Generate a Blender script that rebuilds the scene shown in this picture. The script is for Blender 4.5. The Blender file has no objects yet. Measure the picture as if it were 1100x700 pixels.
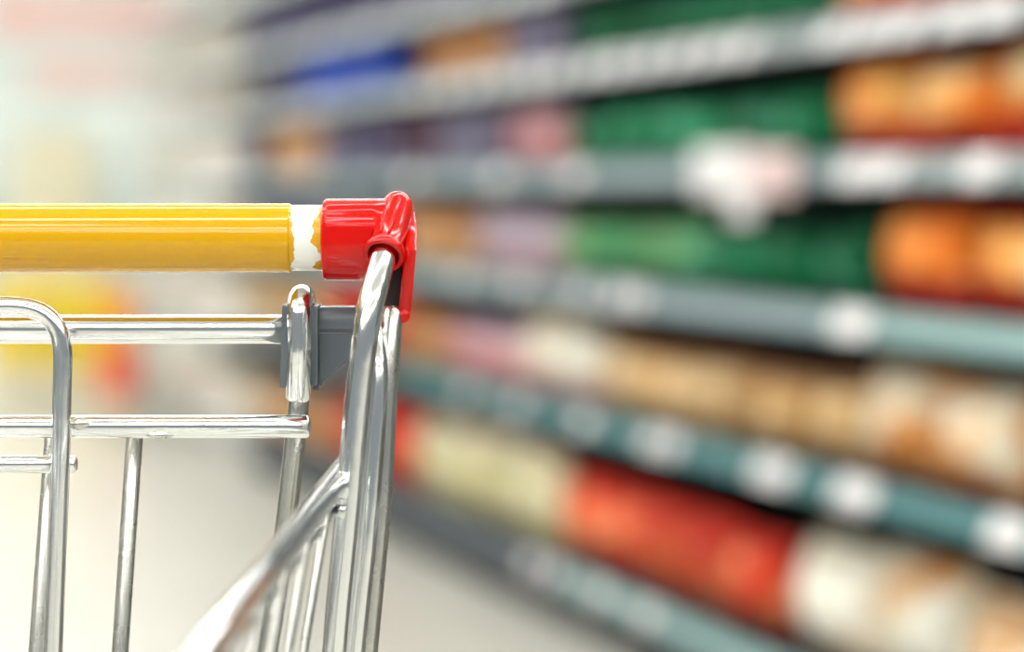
import bpy, bmesh, math, random
from mathutils import Vector, Matrix, Quaternion

random.seed(7)
scene = bpy.context.scene
COL = scene.collection
PI = math.pi

# ------------------------------------------------------------------ camera
EYE = 1.03                       # camera height
YAW = math.radians(18.5)         # camera turned right of the aisle direction (+Y)
FPX = 85.0 / 36.0 * 1100.0
PITCH = math.atan(145.0 / FPX)
cam_d = bpy.data.cameras.new('camera')
cam_d.lens = 85.0
cam_d.sensor_width = 36.0
cam_d.clip_start = 0.05
cam_d.clip_end = 100.0
cam_d.dof.use_dof = True
cam_d.dof.focus_distance = 1.11
cam_d.dof.aperture_fstop = 3.0
cam_d.dof.aperture_blades = 0
cam = bpy.data.objects.new('camera', cam_d)
COL.objects.link(cam)
cam.location = (0, 0, EYE)
cam.rotation_euler = (PI / 2 - PITCH, 0, -YAW)
scene.camera = cam

# ------------------------------------------------------------------ world, exposure
world = bpy.data.worlds.new('store_ambient')
scene.world = world
world.use_nodes = True
bg = world.node_tree.nodes['Background']
bg.inputs[0].default_value = (0.87, 0.95, 0.98, 1)
bg.inputs[1].default_value = 0.29
scene.view_settings.view_transform = 'Standard'
scene.view_settings.look = 'None'
scene.view_settings.gamma = 1.0
scene.view_settings.exposure = 0.08
scene.view_settings.use_curve_mapping = False
LAMP_POWER = 15.0

# ------------------------------------------------------------------ helpers
def mat(name, col, rough=0.5, metal=0.0, spec=0.5, coat=0.0, second=None, scale=20.0, third=None, vary=0.0,
        bump=0.0, rough_var=0.0, emit=None, contrast=0.065, transmission=0.0):
    """procedural principled material; second / third are mottled in by noise, vary shifts each object a little"""
    m = bpy.data.materials.new(name)
    m.use_nodes = True
    nt = m.node_tree
    b = nt.nodes['Principled BSDF']
    b.inputs['Base Color'].default_value = (*col, 1)
    b.inputs['Roughness'].default_value = rough
    b.inputs['Metallic'].default_value = metal
    b.inputs['Specular IOR Level'].default_value = spec
    b.inputs['Coat Weight'].default_value = coat
    b.inputs['Coat Roughness'].default_value = 0.08
    if transmission:
        b.inputs['Transmission Weight'].default_value = transmission
    L = nt.links.new
    out = None
    if second or bump or rough_var:
        tc = nt.nodes.new('ShaderNodeTexCoord')
        oi = nt.nodes.new('ShaderNodeObjectInfo')
        ad = nt.nodes.new('ShaderNodeVectorMath'); ad.operation = 'ADD'
        sc_ = nt.nodes.new('ShaderNodeVectorMath'); sc_.operation = 'SCALE'
        sc_.inputs[0].default_value = (17.0, 31.0, 23.0)
        L(oi.outputs['Random'], sc_.inputs['Scale'])
        L(tc.outputs['Object'], ad.inputs[0]); L(sc_.outputs[0], ad.inputs[1])
        nz = nt.nodes.new('ShaderNodeTexNoise')
        nz.inputs['Scale'].default_value = scale
        nz.inputs['Detail'].default_value = 3.0
        L(ad.outputs[0], nz.inputs['Vector'])
        if second:
            r = nt.nodes.new('ShaderNodeValToRGB')
            e = r.color_ramp.elements
            e[0].position = 0.5 - contrast; e[0].color = (*col, 1)
            e[1].position = 0.5 + contrast; e[1].color = (*second, 1)
            if third:
                t = e.new(0.5 + contrast * 1.9); t.color = (*third, 1)
            L(nz.outputs['Fac'], r.inputs[0])
            out = r.outputs[0]
        if bump:
            bp = nt.nodes.new('ShaderNodeBump')
            bp.inputs['Strength'].default_value = bump
            bp.inputs['Distance'].default_value = 0.01
            L(nz.outputs['Fac'], bp.inputs['Height'])
            L(bp.outputs[0], b.inputs['Normal'])
        if rough_var:
            mr = nt.nodes.new('ShaderNodeMapRange')
            mr.inputs['To Min'].default_value = max(0.02, rough - rough_var)
            mr.inputs['To Max'].default_value = rough + rough_var
            L(nz.outputs['Fac'], mr.inputs['Value'])
            L(mr.outputs[0], b.inputs['Roughness'])
    if vary:
        oi2 = nt.nodes.new('ShaderNodeObjectInfo')
        hs = nt.nodes.new('ShaderNodeHueSaturation')
        mv = nt.nodes.new('ShaderNodeMapRange')
        mv.inputs['To Min'].default_value = 1 - vary
        mv.inputs['To Max'].default_value = 1 + vary
        L(oi2.outputs['Random'], mv.inputs['Value'])
        L(mv.outputs[0], hs.inputs['Value'])
        if out:
            L(out, hs.inputs['Color'])
        else:
            hs.inputs['Color'].default_value = (*col, 1)
        out = hs.outputs[0]
    if out:
        L(out, b.inputs['Base Color'])
    if emit:
        b.inputs['Emission Color'].default_value = (*emit[0], 1)
        b.inputs['Emission Strength'].default_value = emit[1]
    return m

def mesh_from(name, verts, faces, material=None, smooth=True, sharp=35):
    me = bpy.data.meshes.new(name)
    me.from_pydata([tuple(v) for v in verts], [], faces)
    bm = bmesh.new(); bm.from_mesh(me)
    bmesh.ops.recalc_face_normals(bm, faces=bm.faces)
    if smooth:
        for f in bm.faces: f.smooth = True
        for e in bm.edges:
            if len(e.link_faces) == 2 and e.calc_face_angle(0) > math.radians(sharp):
                e.smooth = False
    bm.to_mesh(me); bm.free()
    if material: me.materials.append(material)
    return me

def link(name, me, parent=None, loc=(0, 0, 0), rot=(0, 0, 0)):
    o = bpy.data.objects.new(name, me)
    COL.objects.link(o)
    o.parent = parent
    o.location = loc
    o.rotation_euler = rot
    return o

def thing(name, label, cat, loc=(0, 0, 0), rotz=0.0, group=None):
    o = bpy.data.objects.new(name, None)
    COL.objects.link(o)
    o.empty_display_size = 0.05
    o.location = loc
    o.rotation_euler = (0, 0, rotz)
    tag(o, label, cat, group)
    return o

def tag(o, label, cat, group=None):
    o['label'] = label; o['category'] = cat
    if group: o['group'] = group
    return o

def box_data(x0, x1, y0, y1, z0, z1, bev=0.0):
    """bevelled box as verts, faces"""
    bm = bmesh.new()
    bmesh.ops.create_cube(bm, size=1.0)
    for v in bm.verts:
        v.co = Vector(((x0 + x1) / 2 + v.co.x * (x1 - x0), (y0 + y1) / 2 + v.co.y * (y1 - y0), (z0 + z1) / 2 + v.co.z * (z1 - z0)))
    if bev:
        bmesh.ops.bevel(bm, geom=list(bm.edges), offset=bev, segments=2, affect='EDGES', profile=0.5)
    bm.verts.index_update()
    vs = [v.co.copy() for v in bm.verts]
    fs = [[v.index for v in f.verts] for f in bm.faces]
    bm.free()
    return vs, fs

def box(name, b, m, parent=None, bev=0.0, loc=(0, 0, 0), rot=(0, 0, 0)):
    vs, fs = box_data(*b, bev=bev)
    return link(name, mesh_from(name, vs, fs, m), parent, loc, rot)

def smooth_path(pts, n=6, rad=None):
    """round the corners of a polyline: straight runs stay straight, corners become arcs of a given radius"""
    pts = [Vector(p) for p in pts]
    if rad is None or len(pts) < 3:
        return pts
    out = [pts[0]]
    for i in range(1, len(pts) - 1):
        a, b, c = pts[i - 1], pts[i], pts[i + 1]
        r = rad[i - 1] if isinstance(rad, (list, tuple)) else rad
        d1 = min(r, (a - b).length * 0.49); d2 = min(r, (c - b).length * 0.49)
        p = b + (a - b).normalized() * d1
        q = b + (c - b).normalized() * d2
        for k in range(n + 1):
            t = k / n
            out.append((1 - t) ** 2 * p + 2 * t * (1 - t) * b + t * t * q)
    out.append(pts[-1])
    return out

def tube_data(path, r, seg=20, cap_round=True, radii=None):
    pts = [Vector(p) for p in path]
    rs = list(radii) if radii else [r] * len(pts)
    if cap_round:      # small rounded ends
        e = r * 0.3
        d0 = (pts[0] - pts[1]).normalized(); d1 = (pts[-1] - pts[-2]).normalized()
        pts = [pts[0] + d0 * e * 0.0, pts[0] - d0 * e] + pts[1:-1] + [pts[-1] - d1 * e, pts[-1]]
        rs = [rs[0] * 0.7, rs[0]] + rs[1:-1] + [rs[-1], rs[-1] * 0.7]
    verts, faces = [], []
    t = (pts[1] - pts[0]).normalized()
    ref = Vector((0, 0, 1)) if abs(t.z) < 0.9 else Vector((1, 0, 0))
    nrm = t.cross(ref).normalized()
    prev = t
    for i, p in enumerate(pts):
        if i == 0: t = (pts[1] - pts[0]).normalized()
        elif i == len(pts) - 1: t = (pts[-1] - pts[-2]).normalized()
        else: t = ((pts[i + 1] - p).normalized() + (p - pts[i - 1]).normalized()).normalized()
        q = prev.rotation_difference(t)
        nrm = (q @ nrm).normalized(); prev = t
        bn = t.cross(nrm)
        for k in range(seg):
            a = 2 * PI * k / seg
            verts.append(p + (nrm * math.cos(a) + bn * math.sin(a)) * rs[i])
    for i in range(len(pts) - 1):
        for k in range(seg):
            k2 = (k + 1) % seg
            faces.append([i * seg + k, i * seg + k2, (i + 1) * seg + k2, (i + 1) * seg + k])
    faces.append(list(range(seg))[::-1])
    n = len(pts) - 1
    faces.append([n * seg + k for k in range(seg)])
    return verts, faces

def tube(name, path, r, m, parent=None, seg=20, cap_round=True, radii=None):
    vs, fs = tube_data(path, r, seg, cap_round, radii)
    return link(name, mesh_from(name, vs, fs, m, sharp=50), parent)

def loft_data(rings, cap=True):
    """rings: equal-length closed loops of points"""
    n = len(rings[0])
    verts = [p for r in rings for p in r]
    faces = []
    for i in range(len(rings) - 1):
        for k in range(n):
            k2 = (k + 1) % n
            faces.append([i * n + k, i * n + k2, (i + 1) * n + k2, (i + 1) * n + k])
    if cap:
        faces.append(list(range(n))[::-1])
        faces.append([(len(rings) - 1) * n + k for k in range(n)])
    return verts, faces

ORD = ['first', 'second', 'third', 'fourth', 'fifth', 'sixth', 'seventh', 'eighth', 'ninth', 'tenth', 'eleventh', 'twelfth',
       'thirteenth', 'fourteenth', 'fifteenth', 'sixteenth', 'seventeenth', 'eighteenth', 'nineteenth', 'twentieth']

# ------------------------------------------------------------------ materials
M = {}
M['floor'] = mat('cream_floor', (0.545, 0.54, 0.485), 0.34, second=(0.52, 0.515, 0.46), scale=1.2, rough_var=0.06)
M['ceiling'] = mat('white_ceiling', (0.82, 0.82, 0.80), 0.8)
M['wall'] = mat('white_wall', (0.60, 0.64, 0.60), 0.7)
M['chrome'] = mat('chrome_wire', (0.88, 0.89, 0.89), 0.13, metal=1.0, rough_var=0.07, scale=45.0, bump=0.012)
M['chrome_dull'] = mat('worn_zinc', (0.62, 0.61, 0.57), 0.26, metal=1.0, rough_var=0.08, scale=60.0, bump=0.02)
M['yellow'] = mat('yellow_sleeve', (0.66, 0.345, 0.0), 0.10, spec=0.5)
M['red'] = mat('red_plastic', (0.60, 0.004, 0.001), 0.13, spec=0.35, second=(0.55, 0.003, 0.001), scale=30)
M['grey'] = mat('grey_plastic', (0.115, 0.135, 0.15), 0.38, second=(0.10, 0.118, 0.135), scale=60)
M['rubber_and_recess'] = mat('black_rubber_and_recess', (0.02, 0.02, 0.022), 0.6)  # tyre black; also colours the slab for the shaded bracket recess
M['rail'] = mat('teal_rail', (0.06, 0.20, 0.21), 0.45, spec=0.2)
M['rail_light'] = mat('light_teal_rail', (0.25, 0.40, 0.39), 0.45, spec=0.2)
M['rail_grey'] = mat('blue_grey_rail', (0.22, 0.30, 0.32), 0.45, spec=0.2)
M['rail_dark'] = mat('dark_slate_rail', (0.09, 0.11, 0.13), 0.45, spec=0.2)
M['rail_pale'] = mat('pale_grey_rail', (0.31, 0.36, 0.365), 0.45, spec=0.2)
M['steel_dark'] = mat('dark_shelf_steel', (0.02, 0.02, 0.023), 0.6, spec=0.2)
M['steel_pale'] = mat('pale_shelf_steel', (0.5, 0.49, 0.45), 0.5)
M['tag'] = mat('white_price_card', (0.80, 0.78, 0.78), 0.3, spec=0.4)
M['tag_pink'] = mat('pale_pink_card', (0.70, 0.53, 0.52), 0.4)
M['lamp'] = mat('lamp_diffuser', (0.9, 0.9, 0.9), 0.5, emit=((1.0, 0.99, 0.96), LAMP_POWER))
M['lamp_body'] = mat('white_enamel', (0.8, 0.8, 0.8), 0.4)

# white handle end with ragged scraps of yellow film left along both of its edges
def glue_material(x_l, x_r):
    m = mat('white_tube_with_yellow_scraps', (0.86, 0.87, 0.80), 0.3, coat=0.2)
    nt = m.node_tree; L = nt.links.new
    b = nt.nodes['Principled BSDF']
    tc = nt.nodes.new('ShaderNodeTexCoord')
    sx_ = nt.nodes.new('ShaderNodeSeparateXYZ'); L(tc.outputs['Object'], sx_.inputs[0])
    nz = nt.nodes.new('ShaderNodeTexNoise'); nz.inputs['Scale'].default_value = 95; nz.inputs['Detail'].default_value = 4
    L(tc.outputs['Object'], nz.inputs['Vector'])
    def edge(x0, sign, w):
        d = nt.nodes.new('ShaderNodeMath'); d.operation = 'SUBTRACT'
        L(sx_.outputs['X'], d.inputs[0]); d.inputs[1].default_value = x0
        s = nt.nodes.new('ShaderNodeMath'); s.operation = 'MULTIPLY'; s.inputs[1].default_value = sign
        L(d.outputs[0], s.inputs[0])
        n = nt.nodes.new('ShaderNodeMath'); n.operation = 'MULTIPLY_ADD'
        n.inputs[1].default_value = w * 5; n.inputs[2].default_value = -w * 2.05
        L(nz.outputs['Fac'], n.inputs[0])
        c = nt.nodes.new('ShaderNodeMath'); c.operation = 'LESS_THAN'
        L(s.outputs[0], c.inputs[0]); L(n.outputs[0], c.inputs[1])
        return c
    a = edge(x_l, 1.0, 0.0024); c = edge(x_r, -1.0, 0.0042)
    mx = nt.nodes.new('ShaderNodeMath'); mx.operation = 'MAXIMUM'
    L(a.outputs[0], mx.inputs[0]); L(c.outputs[0], mx.inputs[1])
    mix = nt.nodes.new('ShaderNodeMix'); mix.data_type = 'RGBA'
    mix.inputs['A'].default_value = (0.86, 0.87, 0.80, 1); mix.inputs['B'].default_value = (0.66, 0.345, 0.0, 1)
    L(mx.outputs[0], mix.inputs['Factor']); L(mix.outputs['Result'], b.inputs['Base Color'])
    return m

# ------------------------------------------------------------------ the shop hall
SHELF_X = 1.90       # front plane of the shelf rails
HALL = dict(x0=-6.0, x1=9.0, y0=-7.0, y1=19.0, z=3.45)
def struct(name, b, m):
    o = box(name, b, m)
    o['kind'] = 'structure'
    return o
struct('floor', (HALL['x0'], HALL['x1'], HALL['y0'], HALL['y1'], -0.1, 0.0), M['floor'])
struct('ceiling', (HALL['x0'], HALL['x1'], HALL['y0'], HALL['y1'], HALL['z'], HALL['z'] + 0.1), M['ceiling'])
struct('wall_back', (HALL['x0'], HALL['x1'], HALL['y1'], HALL['y1'] + 0.12, 0.0, HALL['z']), M['wall'])

# lamps: long tubes hung across the aisle
lamp_spots = [(0.3, 0.25 + 2.4 * k, 6.6) for k in range(-2, 8)] + [(-3.6, -0.95 + 2.4 * k, 5.0) for k in range(-1, 8)] + [(5.4, -0.95 + 2.4 * k, 5.0) for k in range(-1, 8)]
lamp_spots.sort(key=lambda q: (-q[1], q[0]))
LW = 0.13        # half width of a lamp
lamp_count = {}
for (x, y, ln) in lamp_spots:
    col_ = 'left of the aisle' if x < -1 else ('right of the shelving' if x > 3 else 'over the aisle')
    lamp_count[col_] = lamp_count.get(col_, -1) + 1
    t = thing('linear_ceiling_lamp', 'long white ceiling lamp %s, %s from the far wall' % (col_, ORD[lamp_count[col_]]),
              'lamp', (x, y, HALL['z'] - 0.09), 0, 'long lamps under the ceiling')
    h = ln / 2
    box('housing', (-h, h, -LW - 0.02, LW + 0.02, 0.035, 0.09), M['lamp_body'], t, 0.006)
    ring = [[Vector((xx, LW * math.cos(a), 0.036 + 0.03 * math.sin(a))) for a in [PI + PI * k / 10 for k in range(11)]] for xx in (-h + 0.02, h - 0.02)]
    vs, fs = loft_data(ring)
    link('diffuser', mesh_from('diffuser', vs, fs, M['lamp'], sharp=60), t)

# ------------------------------------------------------------------ shelving run along the right side of the aisle
def sy(px, back=0.0):
    """distance along the aisle at which a sight line reaches the shelf front"""
    return (SHELF_X + back) / math.tan(YAW + math.atan((px - 550.0) / FPX))

RAIL_Z = [0.128, 0.505, 0.80, 1.065, 1.305, 1.513, 1.74]      # bottom shelf first
SURF = [z + 0.028 for z in RAIL_Z]
RAIL_H = 0.048
DEPTH = 0.46
bays = [  # y0, y1, pale?, label
    (2.35, 3.915, False, 'nearest shelving bay at the right, holding the large orange and cream bags'),
    (3.92, 5.285, False, 'shelving bay with the white price sign, full of green and tan bags'),
    (5.29, 6.655, False, 'shelving bay of pink, lilac and cream packs just right of the red cart bracket'),
    (6.66, 7.745, False, 'shelving bay with blue packs, behind the red cart bracket'),
    (7.75, 8.815, False, 'dark shelving bay of navy packs, next to the pale bays'),
    (8.82, 10.085, True, 'pale shelving bay with beige packs, nearer of the two pale bays'),
    (10.09, 11.45, True, 'pale shelving bay at the far end of the run'),
]
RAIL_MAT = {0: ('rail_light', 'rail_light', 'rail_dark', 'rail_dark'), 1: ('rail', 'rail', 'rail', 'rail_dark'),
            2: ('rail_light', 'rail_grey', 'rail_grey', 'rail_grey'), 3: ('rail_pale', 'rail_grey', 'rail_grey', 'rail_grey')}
tag_mesh = {}
def price_tag(parent, x, y, z, m='tag', w=0.062, h=0.050):
    key = (m, w, h)
    if key not in tag_mesh:
        vs, fs = box_data(-0.003, 0.0, -w / 2, w / 2, -h / 2, h / 2, 0.001)
        tag_mesh[key] = mesh_from('price_tag', vs, fs, M[m])
    return link('price_tag', tag_mesh[key], parent, (x - 0.010, y, z), (0, 0.42, 0))

# price cards where the photograph shows pale discs on the rails: per shelf, sight-line x
TAGS = {0: [575, 600, 650, 700], 1: [505, 612, 632, 706, 726, 826, 846, 916, 936, 1085, 1100, 560], 2: [612, 630, 670, 690, 912, 930, 560, 500],
        3: [330, 445, 622, 540, 1060, 925, 960], 4: [300, 345, 455, 485, 515, 545, 575, 600, 640, 668, 700, 735, 770, 805, 900, 940, 980, 1075, 1030],
        5: [300, 350, 400, 450, 500, 550, 590, 700]}
bay_objs = []
N_FRONT = len(bays)
runs_all = [(b_, 1) for b_ in bays]
for k in range(2):  # unseen empty bays, added for the cart's chrome to reflect
    runs_all.append(((2.345 - 1.37 * (k + 1), 2.34 - 1.37 * k, False, 'empty pale shelving bay added for reflections on the right behind the camera, %s from the stocked bays' % ORD[k]), 1))
for k in range(5):  # unseen opposite bays, added and kept pale for reflections in the chrome
    runs_all.append(((0.9 + 1.37 * k, 2.265 + 1.37 * k, False, 'empty pale shelving bay added for reflections on the left of the aisle, %s from the near end' % ORD[k]), -1))
LEFT_X = -1.35
for bi, ((y0, y1, pale, label), sd) in enumerate(runs_all):
    b = thing('shelving_bay', label, 'shelf', (SHELF_X if sd > 0 else LEFT_X, (y0 + y1) / 2, 0), 0 if sd > 0 else PI, 'bays of the shelving runs')
    bay_objs.append(b)
    yc = (y0 + y1) / 2
    hw = (y1 - y0) / 2
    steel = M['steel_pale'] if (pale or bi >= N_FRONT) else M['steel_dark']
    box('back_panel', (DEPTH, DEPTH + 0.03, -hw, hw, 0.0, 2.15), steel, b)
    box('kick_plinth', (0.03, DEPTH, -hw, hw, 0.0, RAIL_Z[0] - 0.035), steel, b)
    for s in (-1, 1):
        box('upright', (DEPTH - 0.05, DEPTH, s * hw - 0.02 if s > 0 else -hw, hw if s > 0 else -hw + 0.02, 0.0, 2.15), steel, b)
    for si, z in enumerate(RAIL_Z):
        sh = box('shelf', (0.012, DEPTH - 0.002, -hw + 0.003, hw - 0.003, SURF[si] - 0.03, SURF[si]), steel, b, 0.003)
        # price rail: tilted channel profile with lips at top and bottom
        h = RAIL_H / 2
        prof = [(0.012, -h), (-0.012, -h), (-0.016, -h + 0.006), (-0.010, -h + 0.009), (0.004, h - 0.009), (0.000, h - 0.006), (0.003, h), (0.012, h)]
        rings = [[Vector((p[0], yy, z + p[1])) for p in prof] for yy in (-hw + 0.002, hw - 0.002)]
        vs, fs = loft_data(rings)
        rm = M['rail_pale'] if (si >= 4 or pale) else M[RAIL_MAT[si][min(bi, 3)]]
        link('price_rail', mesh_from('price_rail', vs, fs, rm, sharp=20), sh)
        for px in (TAGS.get(si, []) if bi < N_FRONT else []):
            yy = sy(px)
            if y0 + 0.04 < yy < y1 - 0.04:
                price_tag(sh, 0.001, yy - yc, z, w=0.075 if si < 3 else 0.10)
        if pale:
            for k in range(3):
                price_tag(sh, 0.001, -hw + (k + 0.5) * 2 * hw / 3, z, w=0.09)

# white promotional sign clipped to the rail of the fourth shelf from the floor
sg = thing('shelf_sign', 'large white promotional card sign clipped to the rail under the green bags', 'sign', (SHELF_X - 0.019, sy(812), RAIL_Z[3]))
box('card', (-0.006, -0.003, -0.03, 0.25, -0.045, 0.05), M['tag'], sg, 0.001)
box('offer_card', (-0.010, -0.007, -0.235, -0.015, -0.045, 0.04), M['tag_pink'], sg, 0.001)
box('hanging_tab', (-0.008, -0.0065, -0.05, 0.065, -0.092, -0.035), M['tag'], sg, 0.0005)
box('clip', (-0.011, 0.004, -0.02, 0.03, 0.028, 0.045), M['tag'], sg, 0.001)

# ------------------------------------------------------------------ products
def pillow(w, h, t, v0, v1, nu=10, nv=8, squash=2.2):
    """closed skin of a filled bag between heights v0..v1 (0..1); flat seams at top and bottom"""
    rings = []
    for j in range(nv + 1):
        v = v0 + (v1 - v0) * j / nv
        e = abs(2 * v - 1)
        th = t * 0.5 * max(0.02, (1 - e ** squash)) ** 0.6
        ww = w * 0.5 * (1 - 0.10 * (1 - e ** 2))
        ring = []
        for k in range(nu * 2):
            a = 2 * PI * k / (nu * 2)
            ca, sa = math.cos(a), math.sin(a)
            crease = 1 + 0.05 * math.sin(5 * a + 9 * v) * e
            ring.append(Vector((th * math.copysign(abs(sa) ** 0.8, sa) * crease, ww * math.copysign(abs(ca) ** 0.75, ca), h * v)))
        rings.append(ring)
    return loft_data(rings)

def seal_data(w, z0, z1):
    """crimped flat seam with a zigzag edge"""
    n = 12
    f, bk = [], []
    for j, z in enumerate((z0, (z0 + z1) / 2, z1)):
        for k in range(n + 1):
            y = -w / 2 + w * k / n
            zz = z + (0.003 * (k % 2) if j == 2 else 0)
            x = 0.0022 * math.sin(j * PI / 2 + k * 1.3)
            f.append(Vector((x - 0.0012, y, zz))); bk.append(Vector((x + 0.0012, y, zz)))
    N = n + 1
    faces = []
    for j in range(2):
        for k in range(n):
            a = j * N + k
            faces.append([a, a + 1, a + N + 1, a + N])
            o = 3 * N
            faces.append([o + a + 1, o + a, o + a + N, o + a + N + 1])
    for k in range(n):
        faces.append([k, 3 * N + k, 3 * N + k + 1, k + 1])
        a = 2 * N + k
        faces.append([a, a + 1, 3 * N + a + 1, 3 * N + a])
    for j in range(2):
        a = j * N; faces.append([a, a + N, 3 * N + a + N, 3 * N + a])
        a = j * N + n; faces.append([a + N, a, 3 * N + a, 3 * N + a + N])
    return f + bk, faces

proto_cache = {}
def bag_parts(w, h, t, body, low, top, lowf, topf):
    key = ('bag', w, h, t, body, low, top, lowf, topf)
    if key not in proto_cache:
        se = 0.012
        hb = h - 2 * se
        def up(d): return [v + Vector((0, 0, se)) for v in d[0]], d[1]
        ps = []
        ps.append(('body', mesh_from('bag_body', *up(pillow(w, hb, t, lowf, 1 - topf)), M[body], sharp=80)))
        ps.append(('lower_band', mesh_from('bag_lower_band', *up(pillow(w, hb, t, 0.0, lowf, nv=4)), M[low], sharp=80)))
        ps.append(('upper_band', mesh_from('bag_upper_band', *up(pillow(w, hb, t, 1 - topf, 1.0, nv=4)), M[top], sharp=80)))
        ps.append(('bottom_seal', mesh_from('bag_bottom_seal', *seal_data(w * 0.97, 0.0, se + 0.004), M[low])))
        ps.append(('top_seal', mesh_from('bag_top_seal', *seal_data(w * 0.97, h - se - 0.004, h - 0.003), M[top])))
        proto_cache[key] = ps
    return proto_cache[key]

def carton_parts(w, h, t, body, panel):
    key = ('carton', w, h, t, body, panel)
    if key not in proto_cache:
        ps = []
        ps.append(('carton_body', mesh_from('carton_body', *box_data(-t / 2, t / 2, -w / 2, w / 2, 0, h, 0.003), M[body])))
        ps.append(('print_panel', mesh_from('print_panel', *box_data(-t / 2 - 0.0012, -t / 2 + 0.001, -w * 0.38, w * 0.38, h * 0.22, h * 0.72, 0.0005), M[panel])))
        ps.append(('top_flap', mesh_from('top_flap', *box_data(-t / 2 + 0.004, t / 2 - 0.004, -w / 2 + 0.004, w / 2 - 0.004, h - 0.001, h + 0.0015, 0.0005), M[body])))
        proto_cache[key] = ps
    return proto_cache[key]

P = lambda n, *a, **k: M.__setitem__(n, mat(n, *a, **k))
P('orange_film', (0.82, 0.20, 0.02), 0.5, spec=0.15, second=(0.92, 0.44, 0.10), third=(0.96, 0.68, 0.38), scale=7, vary=0.16)
P('red_film', (0.75, 0.05, 0.02), 0.5, spec=0.15, second=(0.62, 0.03, 0.02), scale=7, vary=0.1)
P('green_film', (0.002, 0.13, 0.045), 0.5, spec=0.15, second=(0.005, 0.22, 0.09), third=(0.10, 0.45, 0.27), scale=9, vary=0.35)
P('dark_green_film', (0.004, 0.11, 0.04), 0.5, spec=0.15, second=(0.008, 0.17, 0.07), scale=8, vary=0.2)
P('light_green_film', (0.06, 0.34, 0.14), 0.5, spec=0.15, second=(0.28, 0.42, 0.16), third=(0.10, 0.45, 0.26), scale=8, vary=0.15)
P('tan_film', (0.56, 0.31, 0.11), 0.5, spec=0.15, second=(0.82, 0.58, 0.30), third=(0.88, 0.70, 0.44), scale=10, vary=0.22)
P('brown_film', (0.28, 0.12, 0.05), 0.5, spec=0.15, second=(0.42, 0.22, 0.11), scale=15, vary=0.15)
P('cream_film', (0.86, 0.78, 0.62), 0.5, spec=0.15, second=(0.84, 0.66, 0.42), third=(0.76, 0.30, 0.08), scale=7, vary=0.14, contrast=0.06)
P('white_film', (0.88, 0.85, 0.74), 0.5, spec=0.15, second=(0.84, 0.72, 0.50), third=(0.76, 0.36, 0.12), scale=6, vary=0.14, contrast=0.06)
P('scarlet_film', (0.62, 0.03, 0.01), 0.5, spec=0.15, second=(0.84, 0.16, 0.05), third=(0.88, 0.36, 0.18), scale=10, vary=0.28)
P('yellow_cream_film', (0.52, 0.50, 0.26), 0.5, spec=0.15, second=(0.82, 0.72, 0.36), third=(0.86, 0.82, 0.66), scale=10, vary=0.2)
P('pink_film', (0.72, 0.30, 0.32), 0.5, spec=0.15, second=(0.78, 0.48, 0.46), scale=8, vary=0.1)
P('lilac_film', (0.48, 0.38, 0.48), 0.5, spec=0.15, second=(0.66, 0.54, 0.58), third=(0.30, 0.28, 0.46), scale=8, vary=0.15)
P('blue_print', (0.003, 0.035, 0.36), 0.5, spec=0.15, second=(0.006, 0.08, 0.52), scale=14, vary=0.2)
P('navy_print', (0.006, 0.007, 0.04), 0.5, spec=0.15, second=(0.016, 0.018, 0.085), scale=14, vary=0.3)
P('purple_print', (0.035, 0.025, 0.09), 0.5, spec=0.15, second=(0.10, 0.065, 0.17), scale=14, vary=0.2)
P('slate_print', (0.09, 0.09, 0.14), 0.5, spec=0.15, second=(0.20, 0.17, 0.26), scale=14, vary=0.2)
P('orange_print', (0.55, 0.22, 0.06), 0.5, spec=0.15, second=(0.68, 0.36, 0.16), scale=14, vary=0.15)
P('maroon_print', (0.09, 0.02, 0.03), 0.5, spec=0.15, second=(0.16, 0.05, 0.06), scale=14, vary=0.2)
P('beige_print', (0.60, 0.54, 0.44), 0.5, spec=0.15, second=(0.70, 0.64, 0.56), scale=10, vary=0.15)
P('greige_print', (0.44, 0.40, 0.31), 0.5, spec=0.15, second=(0.56, 0.51, 0.42), scale=10, vary=0.15)
P('pale_print', (0.80, 0.77, 0.72), 0.5, spec=0.15, second=(0.72, 0.66, 0.62), scale=10, vary=0.08)

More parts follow.
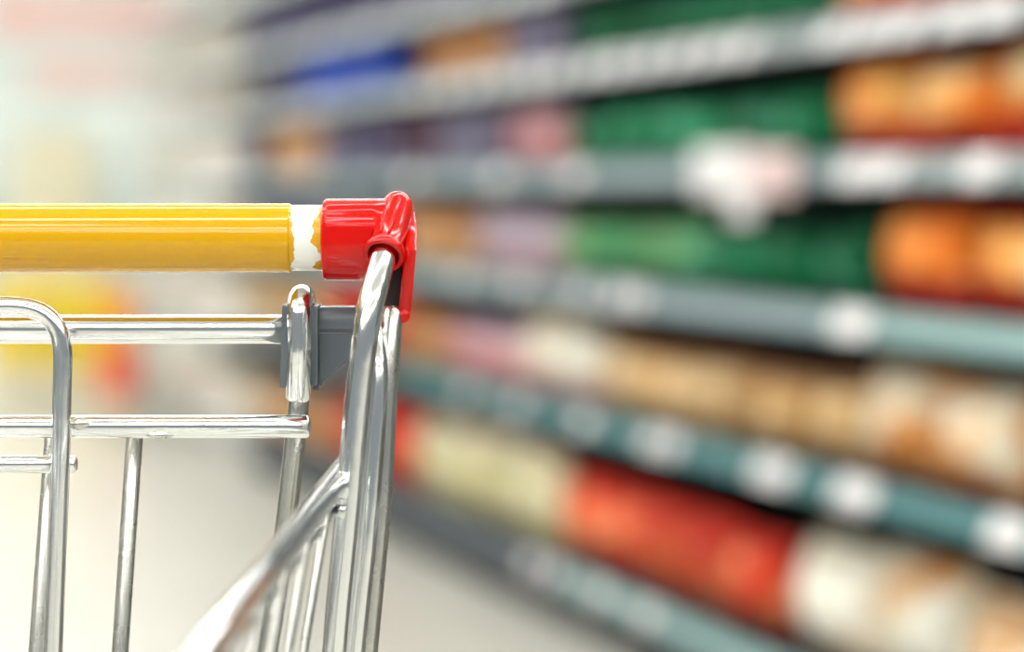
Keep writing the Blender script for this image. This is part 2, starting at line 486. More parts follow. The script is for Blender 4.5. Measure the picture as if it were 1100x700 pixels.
# kind: (name, description, category, type, dims (w,h,t), materials...)
KIND = {
    'orange':  ('snack_bag', 'orange bag with red base band', 'bag', 'bag', (0.27, 0.205, 0.13), ('orange_film', 'red_film', 'red_film', 0.27, 0.12)),
    'orange_small': ('snack_bag', 'small orange bag with red base band', 'bag', 'bag', (0.25, 0.168, 0.11), ('orange_film', 'red_film', 'red_film', 0.24, 0.2)),
    'green':   ('salad_bag', 'deep green pillow bag', 'bag', 'bag', (0.20, 0.135, 0.10), ('green_film', 'green_film', 'dark_green_film', 0.2, 0.18)),
    'dkgreen': ('salad_bag', 'dark green pillow bag', 'bag', 'bag', (0.20, 0.150, 0.10), ('green_film', 'green_film', 'dark_green_film', 0.2, 0.35)),
    'ltgreen': ('salad_bag', 'light green pillow bag', 'bag', 'bag', (0.19, 0.140, 0.09), ('light_green_film', 'green_film', 'light_green_film', 0.25, 0.15)),
    'tan':     ('bread_bag', 'tan pillow bag', 'bag', 'bag', (0.20, 0.160, 0.11), ('tan_film', 'tan_film', 'brown_film', 0.2, 0.12)),
    'sand':    ('bread_bag', 'sand coloured pillow bag', 'bag', 'bag', (0.21, 0.17, 0.11), ('tan_film', 'cream_film', 'tan_film', 0.3, 0.15)),
    'brown':   ('bread_bag', 'brown pillow bag', 'bag', 'bag', (0.19, 0.150, 0.10), ('brown_film', 'tan_film', 'brown_film', 0.25, 0.15)),
    'cream':   ('flour_bag', 'cream bag with orange brown print', 'bag', 'bag', (0.25, 0.205, 0.13), ('cream_film', 'orange_film', 'cream_film', 0.16, 0.15)),
    'white':   ('rice_bag', 'large off-white bag', 'bag', 'bag', (0.29, 0.245, 0.15), ('white_film', 'cream_film', 'white_film', 0.2, 0.15)),
    'scarlet': ('crisp_bag', 'orange red bag', 'bag', 'bag', (0.21, 0.215, 0.13), ('scarlet_film', 'scarlet_film', 'red_film', 0.2, 0.15)),
    'red':     ('crisp_bag', 'bright red bag', 'bag', 'bag', (0.20, 0.22, 0.12), ('red_film', 'scarlet_film', 'red_film', 0.2, 0.15)),
    'ycream':  ('pasta_bag', 'pale yellow bag', 'bag', 'bag', (0.18, 0.235, 0.11), ('yellow_cream_film', 'yellow_cream_film', 'white_film', 0.2, 0.15)),
    'pcream':  ('pasta_bag', 'cream bag', 'bag', 'bag', (0.18, 0.200, 0.10), ('white_film', 'pink_film', 'cream_film', 0.22, 0.15)),
    'pink':    ('sweet_bag', 'pink bag', 'bag', 'bag', (0.19, 0.155, 0.09), ('pink_film', 'pink_film', 'lilac_film', 0.2, 0.2)),
    'lilac':   ('sweet_bag', 'lilac bag', 'bag', 'bag', (0.19, 0.165, 0.09), ('lilac_film', 'pink_film', 'lilac_film', 0.2, 0.2)),
    'tangerine': ('sweet_bag', 'orange brown bag', 'bag', 'bag', (0.19, 0.160, 0.09), ('orange_print', 'tan_film', 'brown_film', 0.2, 0.15)),
    'blue':    ('carton', 'bright blue carton', 'carton', 'carton', (0.17, 0.163, 0.10), ('blue_print', 'blue_print')),
    'navy':    ('carton', 'navy carton', 'carton', 'carton', (0.18, 0.155, 0.10), ('navy_print', 'purple_print')),
    'purple':  ('carton', 'purple carton', 'carton', 'carton', (0.16, 0.135, 0.09), ('purple_print', 'slate_print')),
    'slate':   ('carton', 'slate lilac carton', 'carton', 'carton', (0.16, 0.145, 0.09), ('slate_print', 'slate_print')),
    'maroon':  ('carton', 'dark maroon carton', 'carton', 'carton', (0.16, 0.145, 0.09), ('maroon_print', 'navy_print')),
    'ocarton': ('carton', 'orange brown carton', 'carton', 'carton', (0.17, 0.150, 0.09), ('orange_print', 'tan_film')),
    'beige':   ('carton', 'beige carton', 'carton', 'carton', (0.20, 0.145, 0.10), ('beige_print', 'pale_print')),
    'greige':  ('carton', 'grey beige carton', 'carton', 'carton', (0.19, 0.130, 0.10), ('greige_print', 'beige_print')),
    'pale':    ('carton', 'off-white carton', 'carton', 'carton', (0.21, 0.150, 0.10), ('pale_print', 'beige_print')),
}
# shelf index (0 = bottom) -> runs of one kind between two sight lines of the photograph, right end first
ROWS = {
    5: [(895, 640, 'green'), (635, 440, 'purple'), (436, 268, 'navy'), (262, 150, 'greige')],
    4: [(1450, 893, 'orange_small'), (888, 618, 'green'), (614, 548, 'slate'), (545, 436, 'tangerine'), (432, 332, 'blue'), (329, 268, 'navy'),
        (263, 215, 'greige'), (214, 150, 'pale')],
    3: [(1450, 893, 'orange'), (886, 612, 'green'), (606, 547, 'pink'), (544, 482, 'slate'), (480, 432, 'maroon'), (429, 352, 'purple'),
        (350, 302, 'ocarton'), (300, 268, 'navy'), (263, 205, 'pale'), (204, 150, 'greige')],
    2: [(1450, 935, 'orange'), (932, 764, 'dkgreen'), (760, 604, 'ltgreen'), (600, 512, 'lilac'), (509, 432, 'tangerine'), (429, 345, 'slate'),
        (343, 268, 'navy'), (263, 150, 'beige')],
    1: [(1450, 925, 'cream'), (920, 644, 'tan'), (640, 562, 'pcream'), (559, 482, 'pink'), (479, 432, 'tangerine'), (429, 345, 'red'),
        (342, 268, 'sand'), (263, 150, 'beige')],
    0: [(1450, 842, 'white'), (836, 604, 'scarlet'), (598, 446, 'ycream'), (441, 360, 'red'), (357, 300, 'tangerine'), (297, 268, 'tan'), (263, 150, 'beige')],
}
SHELF_WORD = ['bottom shelf', 'second shelf up', 'third shelf up', 'fourth shelf up', 'fifth shelf up', 'sixth shelf up']

def make_product(kind, loc, rotz, lean, label, group, fill=1.0):
    nm, desc, cat, typ, (w, h, t), mats = KIND[kind]
    parts = bag_parts(w, h, t, *mats) if typ == 'bag' else carton_parts(w, h, t, *mats)
    o = thing(nm, label, cat, loc, 0, group)
    o.rotation_euler = (0, lean, rotz)
    if typ == 'bag':
        o.scale = (random.uniform(0.9, 1.0), fill * random.uniform(0.96, 1.0), random.uniform(0.84, 0.98))
    for pn, me in parts:
        link(pn, me, o)
    return o

def bay_of(y):
    for i, (a, b, *_) in enumerate(bays):
        if a <= y <= b: return i
    return None

for si, runs in ROWS.items():
    for (pr, pl, kind) in runs:
        y0, y1 = sy(pr, 0.08), sy(pl, 0.08)
        w = KIND[kind][4][0]; t = KIND[kind][4][2]
        ys = []
        n = max(1, int((y1 - y0 + 0.03) / (w + 0.006)))
        pitch = max((y1 - y0) / n, w + 0.006)
        y = y0 + pitch / 2
        while y <= y1 - pitch * 0.45:
            # keep clear of the gaps between bays and inside the run
            ys.append(y)
            y += pitch
        ys = [y for y in ys if bays[0][0] + w / 2 < y < bays[-1][1] - w / 2]
        fill = min(1.22, (pitch - 0.006) / w)
        for i, y in enumerate(ys):
            desc = KIND[kind][1]
            place = 'on the %s' % SHELF_WORD[si]
            if len(ys) == 1:
                lab = '%s %s, the only one there' % (desc, place)
            elif i == 0:
                lab = '%s %s, rightmost of its row' % (desc, place)
            elif i == len(ys) - 1:
                lab = '%s %s, leftmost of its row' % (desc, place)
            else:
                lab = '%s %s, %s from the right' % (desc, place, ORD[i])
            make_product(kind, (SHELF_X + 0.05 + t / 2 + random.uniform(0, 0.012), y, SURF[si] + 0.0015), random.uniform(-0.05, 0.05),
                         random.uniform(0.02, 0.07) if KIND[kind][3] == 'bag' else 0.0, lab,
                         '%ss %s' % (desc, place), fill)

# ------------------------------------------------------------------ far end of the hall
def far(px, py, d):
    """a point d metres ahead on the sight line through a place in the photograph"""
    rx = (px - 550) / FPX
    f = Vector((rx, math.cos(PITCH) + (350 - py) / FPX * math.sin(PITCH), -math.sin(PITCH) + (350 - py) / FPX * math.cos(PITCH)))
    f *= d / f.y
    return Vector((f.x * math.cos(YAW) + f.y * math.sin(YAW), -f.x * math.sin(YAW) + f.y * math.cos(YAW), EYE + f.z))

P('banner_pink', (0.76, 0.40, 0.36), 0.6, second=(0.74, 0.46, 0.42), scale=3)
P('banner_white', (0.62, 0.62, 0.57), 0.6)
P('olive_card', (0.55, 0.48, 0.27), 0.6)
P('cooler_white', (0.54, 0.60, 0.56), 0.35)
P('cooler_grey', (0.40, 0.46, 0.43), 0.35)  # darker grey green for plinths and door glass
P('display_yellow', (0.72, 0.52, 0.02), 0.5, spec=0.2, second=(0.72, 0.55, 0.06), scale=6)
P('display_cream', (0.62, 0.60, 0.46), 0.5, second=(0.62, 0.58, 0.42), scale=5)
P('display_orange', (0.86, 0.34, 0.05), 0.5, spec=0.2)
P('display_red', (0.82, 0.14, 0.08), 0.5, spec=0.2)

wy = HALL['y1']
# wall banners over the coolers
for i, (x, z, w, h, lab) in enumerate([(2.95, 2.38, 1.75, 0.30, 'pale pink and white banner high on the far wall, upper of two'),
                                       (2.95, 1.93, 1.15, 0.24, 'pale pink banner on the far wall above the coolers, lower of two')]):
    t = thing('wall_banner', lab, 'banner', (x, wy - 0.004, z), 0, 'banners on the far wall')
    box('board', (-w / 2, w / 2, -0.02, 0.0, -h / 2, h / 2), M['banner_white'], t, 0.003)
    box('printed_field', (-w / 2 + 0.05, w / 2 - 0.05, -0.024, -0.0195, -h / 2 + 0.03, h / 2 - 0.03), M['banner_pink'], t, 0.001)
t = thing('wall_card', 'small olive card on the far wall beside the pink banner', 'sign', (3.72, wy - 0.004, 1.93))
box('board', (-0.12, 0.12, -0.02, 0.0, -0.12, 0.12), M['banner_white'], t, 0.003)
box('printed_field', (-0.11, 0.11, -0.024, -0.0195, -0.11, 0.11), M['olive_card'], t, 0.001)
# upright coolers against the far wall
for i in range(4):
    x = 1.2 + i * 0.92
    lab = 'tall white cooler cabinet at the far wall, %s from the left' % ORD[i]
    t = thing('cooler_cabinet', lab, 'cooler', (x, wy - 0.42, 0), 0, 'coolers along the far wall')
    box('cabinet_body', (-0.44, 0.44, -0.30, 0.36, 0.06, 1.72), M['cooler_white'], t, 0.02)
    box('plinth', (-0.42, 0.42, -0.26, 0.34, 0.0, 0.06), M['cooler_grey'], t)
    for s in (-1, 1):
        d = box('door', (s * 0.21 - 0.2, s * 0.21 + 0.2, -0.335, -0.302, 0.16, 1.45), M['cooler_white'], t, 0.008)
        box('door_glass', (s * 0.21 - 0.15, s * 0.21 + 0.15, -0.339, -0.334, 0.26, 1.36), M['cooler_grey'], d, 0.002)
        box('handle', (s * 0.04 - 0.01, s * 0.04 + 0.01, -0.365, -0.336, 0.6, 1.0), M['cooler_white'], d, 0.004)
    box('header', (-0.44, 0.44, -0.34, -0.30, 1.48, 1.72), M['cooler_white'], t, 0.006)

# promotional floor display: a yellow crate base, stacked packs, a cream topper column
c = far(62, 435, 11.6)
dsp = thing('promotional_display', 'cream topped promotional floor stand with a yellow base at the aisle end', 'display', (c.x, c.y, 0), -YAW)
box('base_tray', (-0.31, 0.31, -0.2, 0.2, 0.0, 0.12), M['display_cream'], dsp, 0.008)
box('yellow_panel', (-0.29, 0.29, -0.19, 0.19, 0.12, 0.56), M['display_cream'], dsp, 0.01)
box('shelf_lip', (-0.31, 0.31, -0.21, 0.2, 0.56, 0.60), M['display_yellow'], dsp, 0.006)
# cream topper with an arched head
prof = [(-0.19, 0.60), (0.19, 0.60)] + [(0.19 * math.cos(a), 1.20 + 0.12 * math.sin(a)) for a in [PI * k / 12 for k in range(13)]]
rings = [[Vector((p[0], yy, p[1])) for p in prof] for yy in (-0.10, 0.12)]
link('topper', mesh_from('topper', *loft_data(rings), M['display_cream'], sharp=40), dsp)
# stacked cartons standing on the floor in front of the stand
def stack(x_off, items, d, base_label):
    z = 0.0
    for (w, h, m_, lab) in items:
        t = thing('promotional_pack', lab, 'pack', (0, 0, 0), -YAW, 'packs at the promotional stand')
        p = far(x_off, 435, d)
        t.location = (p.x, p.y, z)
        box('carton_body', (-w / 2, w / 2, -0.12, 0.12, 0, h), M[m_], t, 0.006)
        box('print_panel', (-w * 0.36, w * 0.36, -0.1215, -0.119, h * 0.25, h * 0.75), M[m_], t, 0.0005)
        box('top_flap', (-w * 0.46, w * 0.46, -0.11, 0.11, h - 0.001, h + 0.002), M[m_], t, 0.0005)
        z += h + 0.002
stack(20, [(0.27, 0.22, 'display_cream', 'cream carton on the floor, lowest of the left promotional stack'),
           (0.26, 0.20, 'display_yellow', 'yellow carton in the middle of the left promotional stack'),
           (0.26, 0.17, 'display_yellow', 'yellow carton on top of the left promotional stack')], 11.2, '')
stack(84, [(0.26, 0.20, 'display_cream', 'cream carton on the floor, lowest of the middle promotional stack'),
           (0.26, 0.17, 'display_yellow', 'yellow carton in the middle of the central promotional stack'),
           (0.25, 0.22, 'display_yellow', 'yellow carton on top of the central promotional stack')], 11.2, '')
stack(129, [(0.15, 0.16, 'display_cream', 'small cream carton on the floor under the red pack'),
            (0.14, 0.20, 'display_red', 'red carton in the right promotional stack'),
            (0.13, 0.24, 'display_orange', 'orange carton on top of the right promotional stack')], 10.2, '')

# ------------------------------------------------------------------ shopping cart
# worked out in a frame that is turned like the cart: X across, Y away from the camera, Z up, origin below the camera
def cp(px, py, Y):
    rx = (px - 550) / FPX
    ry = (350 - py) / FPX
    f = Vector((rx, math.cos(PITCH) + ry * math.sin(PITCH), -math.sin(PITCH) + ry * math.cos(PITCH)))
    f *= Y / f.y
    return Vector((f.x, f.y, EYE + f.z))

CX, CYB = -0.335, 0.70                         # middle of the cart on the floor, in that frame
base_w = Matrix.Rotation(-YAW, 4, 'Z') @ Vector((CX, CYB, 0))
cart = thing('shopping_cart', 'chrome wire shopping cart with yellow handle and red handle brackets', 'shopping cart', (base_w.x, base_w.y, 0), -YAW)
OFF = Vector((CX, CYB, 0))
def lc(p): return Vector(p) - OFF
def mir(pts): return [Vector((-p.x, p.y, p.z)) for p in pts]     # mirror in the cart's own middle plane (local)

HY = 1.12
hc = cp(0, 255.5, HY)                          # handle axis height
HZ = hc.z
HR = 0.0160
def px2x(px, Y=HY): return (px - 550) / FPX * (Y * math.cos(PITCH) ) * 1.0 + 0.0
def Xat(px, Y=HY, py=255): return cp(px, py, Y).x

# --- handle: white tube, yellow sleeve over it, red sockets at its ends
def lathe_x(name, prof, m, parent, seg=48, y=HY, z=HZ):
    rings = [[lc((x, y + r * math.cos(2 * PI * k / seg), z + r * math.sin(2 * PI * k / seg))) for k in range(seg)] for x, r in prof]
    return link(name, mesh_from(name, *loft_data(rings), m, sharp=40), parent)
xs0 = Xat(313.5); xs1 = Xat(347)
xm = 2 * CX
handle = lathe_x('handle_tube', [(xm - xs1, 0.0148), (xm - xs0, 0.0153), (xs0 - 0.004, 0.0153), (xs1 + 0.01, 0.0153)], glue_material(xs0 - CX, xs1 - CX), cart)
e = 0.0007
lathe_x('yellow_sleeve', [(xm - xs0, HR - e), (xm - xs0 + e, HR), (xs0 - e, HR), (xs0, HR - e)], M['yellow'], handle)

def socket(side):
    # ribbed socket: nearly round section with two raised ribs on the side that faces the basket
    x0, x1 = Xat(347), Xat(416)
    R = 0.0190
    n = 96
    def sec(x, grow, ribs):
        ring = []
        for k in range(n):
            a = 2 * PI * k / n
            r = R + grow
            deg = math.degrees(a) % 360        # 0 = +Y, 90 = up, 180 = toward camera
            flat = 0.0
            if ribs:
                for c0, w_, hgt in ((133, 11, 0.0008), (158, 9, 0.0007)):
                    d = abs(deg - c0)
                    if d < w_: r += hgt * (1 if d < w_ * 0.6 else (w_ - d) / (w_ * 0.4))
            # squarer shoulders
            r *= 1 + 0.045 * (abs(math.sin(2 * a)) ** 2)
            ring.append(lc((x, HY + r * math.cos(a) * 0.97, HZ - 0.0008 + r * math.sin(a))))
        return ring
    rings = [sec(x0, -0.0022, False), sec(x0 + 0.0007, -0.0006, False), sec(x0 + 0.002, 0.0, False), sec(x0 + 0.0032, 0, True), sec(x1 - 0.006, 0, True), sec(x1 - 0.004, 0, False), sec(x1, 0, False)]
    if side < 0: rings = [mir(r) for r in rings]
    return link('handle_socket', mesh_from('handle_socket', *loft_data(rings), M['red'], sharp=38), cart)

TR = 0.0060     # frame tube radius
PY = 1.075      # depth of the near frame post
post_pts = [cp(427, 222, 1.118), cp(408, 288, 1.086), cp(394, 345, PY), cp(384, 430, PY), cp(375, 540, PY), cp(359, 700, PY)]
low_dir = (post_pts[-1] - post_pts[-2]).normalized()
post_low = post_pts[-1] + low_dir * ((post_pts[-1].z - 0.22) / -low_dir.z)
post_low = Vector((post_low.x * 0.5 + post_pts[-1].x * 0.5, PY + 0.02, 0.20))

def bracket(side):
    """red plastic hood over the frame tube with a collar at its mouth and a cheek plate hanging down outside"""
    a = post_pts[0]
    b_ = a + (post_pts[1] - a) * 0.80
    d = (b_ - a).normalized()
    xax = Vector((1, 0, 0)); xax = (xax - d * xax.dot(d)).normalized()
    nax = d.cross(xax)                 # points up / toward the camera side
    if nax.z < 0: nax = -nax
    n = 32
    L_ = (b_ - a).length
    rings = []
    # inner wall first at the mouth is closed by a lip; rounded crown at the far end
    prof = [(-0.0068, 0.0015), (-0.0062, 0.0038), (-0.0045, 0.0058), (-0.002, 0.0070), (0.002, 0.0076), (L_ * 0.5, 0.0079), (L_ - 0.0055, 0.0082), (L_ - 0.0038, 0.0094), (L_ - 0.0012, 0.0097), (L_, 0.0090),
            (L_, 0.0074), (L_ - 0.002, 0.0066), (L_ - 0.018, 0.0062)]
    for s_, r in prof:
        ring = []
        for k in range(n):
            an = 2 * PI * k / n
            up = math.sin(an)
            rr = r * (1.10 if up < 0 else 1.0)
            ring.append(lc(a + d * s_ + xax * (r * math.cos(an)) + nax * (rr * up)))
        rings.append(ring)
    if side < 0: rings = [mir(r) for r in rings]
    hood = link('hood_bracket', mesh_from('hood_bracket', *loft_data(rings), M['red'], sharp=42), cart)
    # two flow ridges along the crown
    for off in (-0.0025, 0.0016):
        pth = [lc(a + d * s_ + xax * off + nax * (math.sqrt(rr * rr - off * off) - 0.0003)) for s_, rr in ((0.001, 0.0074), (L_ * 0.5, 0.0080), (L_ - 0.007, 0.0083))]
        if side < 0: pth = mir(pth)
        tube('ridge', pth, 0.0009, M['red'], hood, seg=8)
    # cheek plate: outline in the Y-Z plane outside the tube
    x_in = 0.0035; th = 0.0026
    outl = [cp(441, 226, 1.122), cp(441.5, 250, 1.106), cp(441, 268, 1.094), cp(439, 290, 1.096), cp(437, 315, 1.098), cp(435, 335, 1.100), cp(433.5, 343, 1.102), cp(433, 344, 1.110),
            cp(434, 336, 1.118), cp(436, 312, 1.126), cp(438, 285, 1.132), cp(440, 255, 1.134), cp(441, 230, 1.130)]
    rings = []
    for dx, sc_ in ((-th, 0.96), (-th * 0.75, 1.0), (th * 0.6, 1.0), (th, 0.95)):
        cen = sum(outl, Vector()) / len(outl)
        ring = []
        for p in outl:
            q = cen + (p - cen) * sc_
            ring.append(lc((p.x + dx, q.y, q.z)))
        rings.append(ring)
    if side < 0: rings = [mir(r) for r in rings]
    link('cheek_plate', mesh_from('cheek_plate', *loft_data(rings), M['red'], sharp=50), hood)
    recess_pts = [cp(416, 276, 1.116), cp(431, 276, 1.116), cp(430, 338, 1.116), cp(404, 338, 1.116)]  # black slab put in as the shade of the recess under the hood
    rings = [[lc(p + Vector((0, dy, 0))) for p in recess_pts] for dy in (0.0, 0.012)]
    if side < 0: rings = [mir(r) for r in rings]
    link('dark_recess_fill', mesh_from('dark_recess_fill', *loft_data(rings), M['rubber_and_recess']), hood)
    # bead at the lower tip of the cheek plate
    pth = [lc(cp(432.5, 339, Y_)) for Y_ in (1.099, 1.105, 1.111)]
    if side < 0: pth = mir(pth)
    tube('tip_bead', pth, 0.0034, M['red'], hood, seg=14)

for side in (1, -1):
    socket(side)
    bracket(side)
    pts = smooth_path([lc(p) for p in post_pts] + [lc(post_low)], 8, [0.02, 0.025, 0.02, 0.02, 0.03])
    if side < 0: pts = mir(pts)
    tube('frame_post', pts, TR, M['chrome'], cart, seg=28)
    # the two rods welded behind the post: one rises under the bracket, one bends in from behind the post
    r_out = [cp(422, 331, 1.104), cp(420, 348, 1.100), cp(416, 400, 1.094), cp(409, 540, 1.088), cp(393.5, 700, 1.086)]
    dd = (r_out[-1] - r_out[-2]).normalized()
    r_out.append(r_out[-1] + dd * 0.33)
    pts = smooth_path([lc(p) for p in r_out], 6, 0.02)
    if side < 0: pts = mir(pts)
    tube('rear_rod', pts, 0.0052, M['chrome_dull'], cart, seg=24)
    r_mid = [cp(397, 345, 1.098), cp(403.5, 372, 1.089), cp(406.5, 410, 1.083), cp(396, 560, 1.080), cp(381, 700, 1.079)]
    dd = (r_mid[-1] - r_mid[-2]).normalized()
    r_mid.append(r_mid[-1] + dd * 0.33)
    pts = smooth_path([lc(p) for p in r_mid], 6, 0.02)
    if side < 0: pts = mir(pts)
    tube('welded_rod', pts, 0.0048, M['chrome'], cart, seg=24)

# --- rear gate
GY = 1.125
def hbar(name, px1, py, Y, r, m, py_l=None, x_from=None):
    a = cp(px1, py, Y)
    b_ = Vector((xm - a.x if x_from is None else x_from, a.y, a.z))
    return tube(name, [lc(b_), lc(b_ + (a - b_) * 0.33), lc(b_ + (a - b_) * 0.66), lc(a)], r, m, cart, seg=28)
hbar('gate_top_rail', 378, 353.5, GY, 0.0068, M['chrome'])
hbar('gate_middle_rail', 333.5, 458, GY - 0.016, 0.0053, M['chrome'])
# low cross rod with rounded end behind the seat loop
hbar('cross_rod', 82.5, 498.5, GY - 0.018, 0.0041, M['chrome'])

# seat loop: bent wire standing in front of the gate
LY = 1.098
def lp(px, py): return lc(cp(px, py, LY))
lo = cp(57, 700, LY); ld = (lo - cp(65.5, 480, LY)).normalized()
leg_end = lo + ld * 0.16
half = [lc(leg_end), lp(57, 700), lp(65.5, 480), lp(68.5, 329)]
top_mid = Vector((0.0, half[3].y, half[3].z))
loop = half + mir(half)[::-1]
tube('seat_loop', smooth_path(loop, 10, [0.03, 0.03, 0.0235, 0.0235, 0.03, 0.03]), 0.0044, M['chrome'], cart, seg=24)

# gate wires: hang from the middle rail, fanning in towards the floor of the basket
def gate_wire(xt, xb):
    a = Vector((xt, GY, cp(0, 458, GY).z + 0.001)); b_ = Vector((xb, GY, cp(0, 700, GY).z))
    d = (b_ - a).normalized()
    c_ = a + d * ((a.z - 0.46) / -d.z)
    tube('gate_wire', [lc(a), lc(a + (c_ - a) * .5), lc(c_)], 0.0039, M['chrome_dull'], cart, seg=18)
xt1 = cp(145.5, 458, GY).x; xb1 = cp(129, 700, GY).x
xt2 = cp(58, 458, GY).x; xb2 = cp(39.5, 700, GY).x
gate_wire(xt1, xb1); gate_wire(xt2, xb2)
step = xt1 - xt2
for j in range(2, 40):
    xt = xt1 - step * j
    if xt < xm - xt1 - 0.01: break
    f = (xt - CX) / (xt1 - CX)
    gate_wire(xt, CX + (xb1 - CX) * f)

# hinge hooks: gate side rods that fold over the top rail and end in front of it, with grey plastic clips
def clip(side):
    s = (lambda pts: pts) if side > 0 else mir
    Yf, Yb = 1.1105, 1.142
    # side rod, rises behind the middle rail, bends over the top rail, comes down in front
    zt = cp(322, 311, 1.115).z
    rod = [cp(287, 700, 1.128), cp(306, 575, 1.128), cp(317.5, 468, 1.128), cp(321.5, 430, 1.128), cp(322.5, 395, 1.136), cp(323, 345, 1.139)]
    dd = (rod[0] - rod[1]).normalized()
    rod = [rod[0] + dd * 0.36] + rod
    tube('hinge_rod', smooth_path(s([lc(p) for p in rod]), 6, 0.02), 0.0049, M['chrome_dull'], cart, seg=24)
    r = 0.0058
    zc = cp(323, 352, 1.12).z
    arc = []
    for k in range(13):
        a = PI * k / 12
        arc.append(Vector((cp(323.5, 345, 1.12).x, 1.1235 + 0.0135 * math.cos(a), zc + 0.0065 + 0.0078 * math.sin(a))))
    arc = [Vector((arc[0].x, arc[0].y, zc - 0.01))] + arc
    x_end = cp(320, 431, 1.11).x
    arc += [Vector((cp(322.5, 370, 1.11).x, 1.110, cp(322, 372, 1.11).z)), Vector((x_end, 1.1105, cp(320, 431, 1.1105).z))]
    tube('hinge_hook', s([lc(p) for p in arc]), r, M['chrome'], cart, seg=28)
    # grey clip: two flanges, a barrel over the rail and a gusset
    def slab(name, pts, Y0, Y1, parent, bev=0.0008):
        ring0 = [lc(Vector((p.x, Y0, p.z))) for p in pts]
        ring1 = [lc(Vector((p.x, Y1, p.z))) for p in pts]
        cen = sum(ring0, Vector()) / len(ring0)
        inner = [cen + (p - cen) * 0.955 for p in ring0]
        rings = [[p + Vector((0, -bev, 0)) for p in inner], ring0, ring1]
        return link(name, mesh_from(name, *loft_data([s(r_) for r_ in rings]), M['grey'], sharp=30), parent)
    q = lambda x, y: cp(x, y, 1.115)
    gus = slab('hinge_clip', [q(341.5, 357), q(379.5, 357), q(376, 381), q(342, 413)], 1.1190, 1.134, cart)
    slab('flange', [q(335.5, 328.5), q(342, 328.5), q(342, 413.5), q(334.5, 413.5)], 1.1125, 1.139, gus)
    slab('far_flange', [q(303.5, 327.5), q(310.5, 328), q(309.5, 416), q(301, 415.5)], 1.1130, 1.139, gus)
    # the shadowed tongue between far flange and hook
    slab('tongue', [q(309, 358), q(314, 358), q(313, 412), q(308, 412)], 1.1215, 1.135, gus)
    slab('foot', [q(335.5, 412.5), q(343, 412.5), q(341.5, 419.5), q(337, 419.5)], 1.1170, 1.135, gus)
    # lower rib along the slanted edge of the gusset
    pth = s([lc(Vector((p.x, 1.1195, p.z))) for p in (q(342, 413.5), q(359, 397.5), q(376, 381))])
    tube('gusset_rib', pth, 0.0013, M['grey'], gus, seg=10)
    # barrel over the rail
    x0, x1 = q(341, 343).x, q(382, 343).x
    zc2 = q(360, 344).z
    rings = []
    for x, g in ((x0, -0.0006), (x0 + 0.0006, 0), (x1 - 0.0006, 0), (x1, -0.0006)):
        ring = []
        sh = [(1.1400, -0.0060), (1.1185, -0.0060), (1.1165, -0.0040), (1.1160, -0.0005), (1.1162, 0.0015), (1.1176, 0.0040), (1.1200, 0.0058), (1.1260, 0.0064), (1.1400, 0.0050)]
        for (yy, zz) in sh:
            ring.append(lc(Vector((x, yy - g, zc2 + zz + (g if zz > 0 else -g)))))
        rings.append(ring)
    link('barrel', mesh_from('barrel', *loft_data([s(r_) for r_ in rings]), M['grey'], sharp=30), gus)
for side in (1, -1): clip(side)

# weld beads on the middle rail
for (px, py, r) in ((85, 455, 0.0042), (172, 467, 0.0026)):
    a = cp(px, py, 1.1055)
    tube('weld_bead', [lc(a + Vector((-0.006, 0, 0.0))), lc(a + Vector((0, -0.0006, 0.0))), lc(a + Vector((0.006, 0, 0)))], r, M['chrome_dull'], cart, seg=12, radii=[r * 0.4, r * 0.8, r * 0.4])

# --- basket sides: rim runs from the post forward past the camera's left, wires hang from it
ra, rb = cp(374, 500, PY + 0.034), cp(218, 700, 0.83)
rdir = (rb - ra).normalized()
r_end = ra + rdir * ((ra.y - 0.24) / -rdir.y)
def rim_at(Y): return ra + rdir * ((ra.y - Y) / -rdir.y)
BZ0, BZ1 = 0.45, 0.52      # basket floor heights, rear and front
def floor_pt(Y):
    p = rim_at(Y)
    f = (1.08 - Y) / (1.08 - 0.24)
    return Vector((CX + (p.x - CX) * 0.72, Y, BZ0 + (BZ1 - BZ0) * f))
for side in (1, -1):
    s = (lambda pts: pts) if side > 0 else mir
    tube('basket_rim', s([lc(ra), lc(ra + rdir * 0.3), lc(ra + rdir * 0.6), lc(r_end)]), 0.0062, M['chrome'], cart, seg=28)
    lowr = [rim_at(Y) + Vector((-0.001, 0, -0.011)) for Y in (1.085, 0.8, 0.5, 0.25)]
    tube('under_rim_wire', s([lc(p) for p in lowr]), 0.0030, M['chrome'], cart, seg=14)
    Y = 1.045
    while Y > 0.26:
        a, b_ = rim_at(Y) + Vector((0.002, 0, -0.005)), floor_pt(Y)
        tube('side_wire', s([lc(a), lc((a + b_) / 2), lc(b_)]), 0.0021, M['chrome_dull'], cart, seg=12)
        Y -= 0.044
    tube('floor_side_rail', s([lc(floor_pt(Y_)) for Y_ in (1.08, 0.8, 0.5, 0.24)]), 0.005, M['chrome'], cart, seg=14)
    tube('middle_side_wire', s([lc((rim_at(Y_) * 0.5 + floor_pt(Y_) * 0.5) + Vector((0.004, 0, 0))) for Y_ in (1.08, 0.8, 0.5, 0.24)]), 0.003, M['chrome'], cart, seg=12)
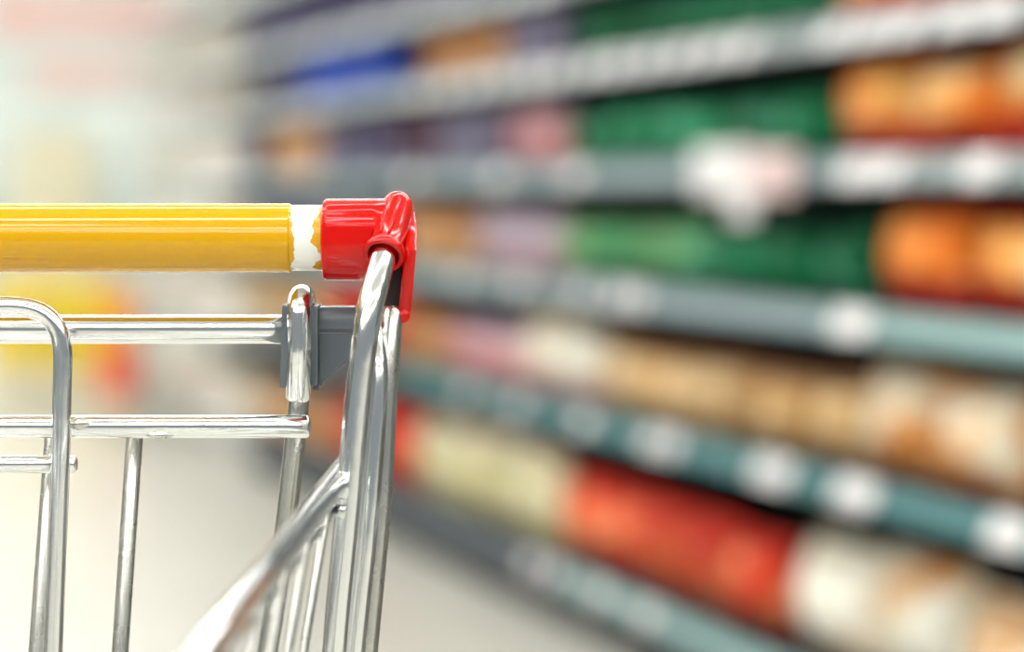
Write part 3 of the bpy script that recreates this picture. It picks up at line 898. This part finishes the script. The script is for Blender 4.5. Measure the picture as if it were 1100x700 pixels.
# basket nose and floor
fr, fb = rim_at(0.24), floor_pt(0.24)
tube('front_rim', [lc(fr), Vector((0, lc(fr).y - 0.02, fr.z)), mir([lc(fr)])[0]], 0.0058, M['chrome'], cart, seg=20)
for k in range(9):
    f = -1 + 2 * k / 8
    a = lc(fr); b_ = lc(fb)
    tube('front_wire', [Vector((a.x * f, a.y - 0.02 * (1 - abs(f)), a.z)), Vector(((a.x + b_.x) / 2 * f, (a.y + b_.y) / 2, (a.z + b_.z) / 2)), Vector((b_.x * f, b_.y, b_.z))], 0.0028, M['chrome'], cart, seg=10)
for k in range(9):
    f = -1 + 2 * k / 8
    p0, p1 = lc(floor_pt(1.09)), lc(floor_pt(0.24))
    tube('floor_wire', [Vector((p0.x * f, p0.y, p0.z)), Vector(((p0.x + p1.x) / 2 * f, (p0.y + p1.y) / 2, (p0.z + p1.z) / 2)), Vector((p1.x * f, p1.y, p1.z))], 0.0028, M['chrome'], cart, seg=10)
for k in range(6):
    Y_ = 1.08 - k * 0.165
    p0 = lc(floor_pt(Y_))
    tube('floor_cross_wire', [p0, Vector((0, p0.y, p0.z - 0.001)), mir([p0])[0]], 0.0034, M['chrome'], cart, seg=10)
# chassis and castors
for side in (1, -1):
    s = (lambda pts: pts) if side > 0 else mir
    pl = lc(post_low)
    front = Vector((0.19, 0.30 - CYB, 0.17))
    tube('chassis_tube', smooth_path(s([Vector((pl.x, pl.y, pl.z + 0.02)), Vector((pl.x, pl.y - 0.02, 0.16)), Vector((0.2, 0.33 - CYB, 0.16)), Vector((0.17, 0.28 - CYB, 0.22)), Vector((0.15, 0.30 - CYB, 0.47))]), 8, 0.05), 0.010, M['chrome'], cart, seg=20)
    for (cx_, cy_) in ((pl.x, pl.y - 0.05), (0.2, 0.36 - CYB)):
        x_ = cx_ * side
        fk = box('castor_fork', (x_ - 0.022, x_ + 0.022, cy_ - 0.02, cy_ + 0.02, 0.122, 0.152), M['chrome_dull'], cart, 0.003)
        for sx2 in (-1, 1):
            box('fork_cheek', (x_ + sx2 * 0.02 - 0.002, x_ + sx2 * 0.02 + 0.002, cy_ - 0.012, cy_ + 0.03, 0.045, 0.13), M['chrome_dull'], fk, 0.001)
        prof = [(-0.014, 0.052), (-0.011, 0.060), (0.011, 0.060), (0.014, 0.052)]
        rings = [[Vector((x_ + dx, cy_ + 0.015 + r_ * math.cos(2 * PI * k / 28), 0.0605 + r_ * math.sin(2 * PI * k / 28))) for k in range(28)] for dx, r_ in prof]
        w_ = link('castor_wheel', mesh_from('castor_wheel', *loft_data(rings), M['rubber_and_recess'], sharp=40), cart)
        rings = [[Vector((x_ + dx, cy_ + 0.015 + r_ * math.cos(2 * PI * k / 20), 0.0605 + r_ * math.sin(2 * PI * k / 20))) for k in range(20)] for dx, r_ in ((-0.0165, 0.018), (-0.015, 0.022), (0.015, 0.022), (0.0165, 0.018))]
        link('wheel_hub', mesh_from('wheel_hub', *loft_data(rings), M['grey'], sharp=40), w_)
pl = lc(post_low)
tube('chassis_cross_tube', [Vector((-pl.x, pl.y - 0.03, 0.16)), Vector((0, pl.y - 0.03, 0.16)), Vector((pl.x, pl.y - 0.03, 0.16))], 0.009, M['chrome'], cart, seg=18)

bpy.context.view_layer.update()
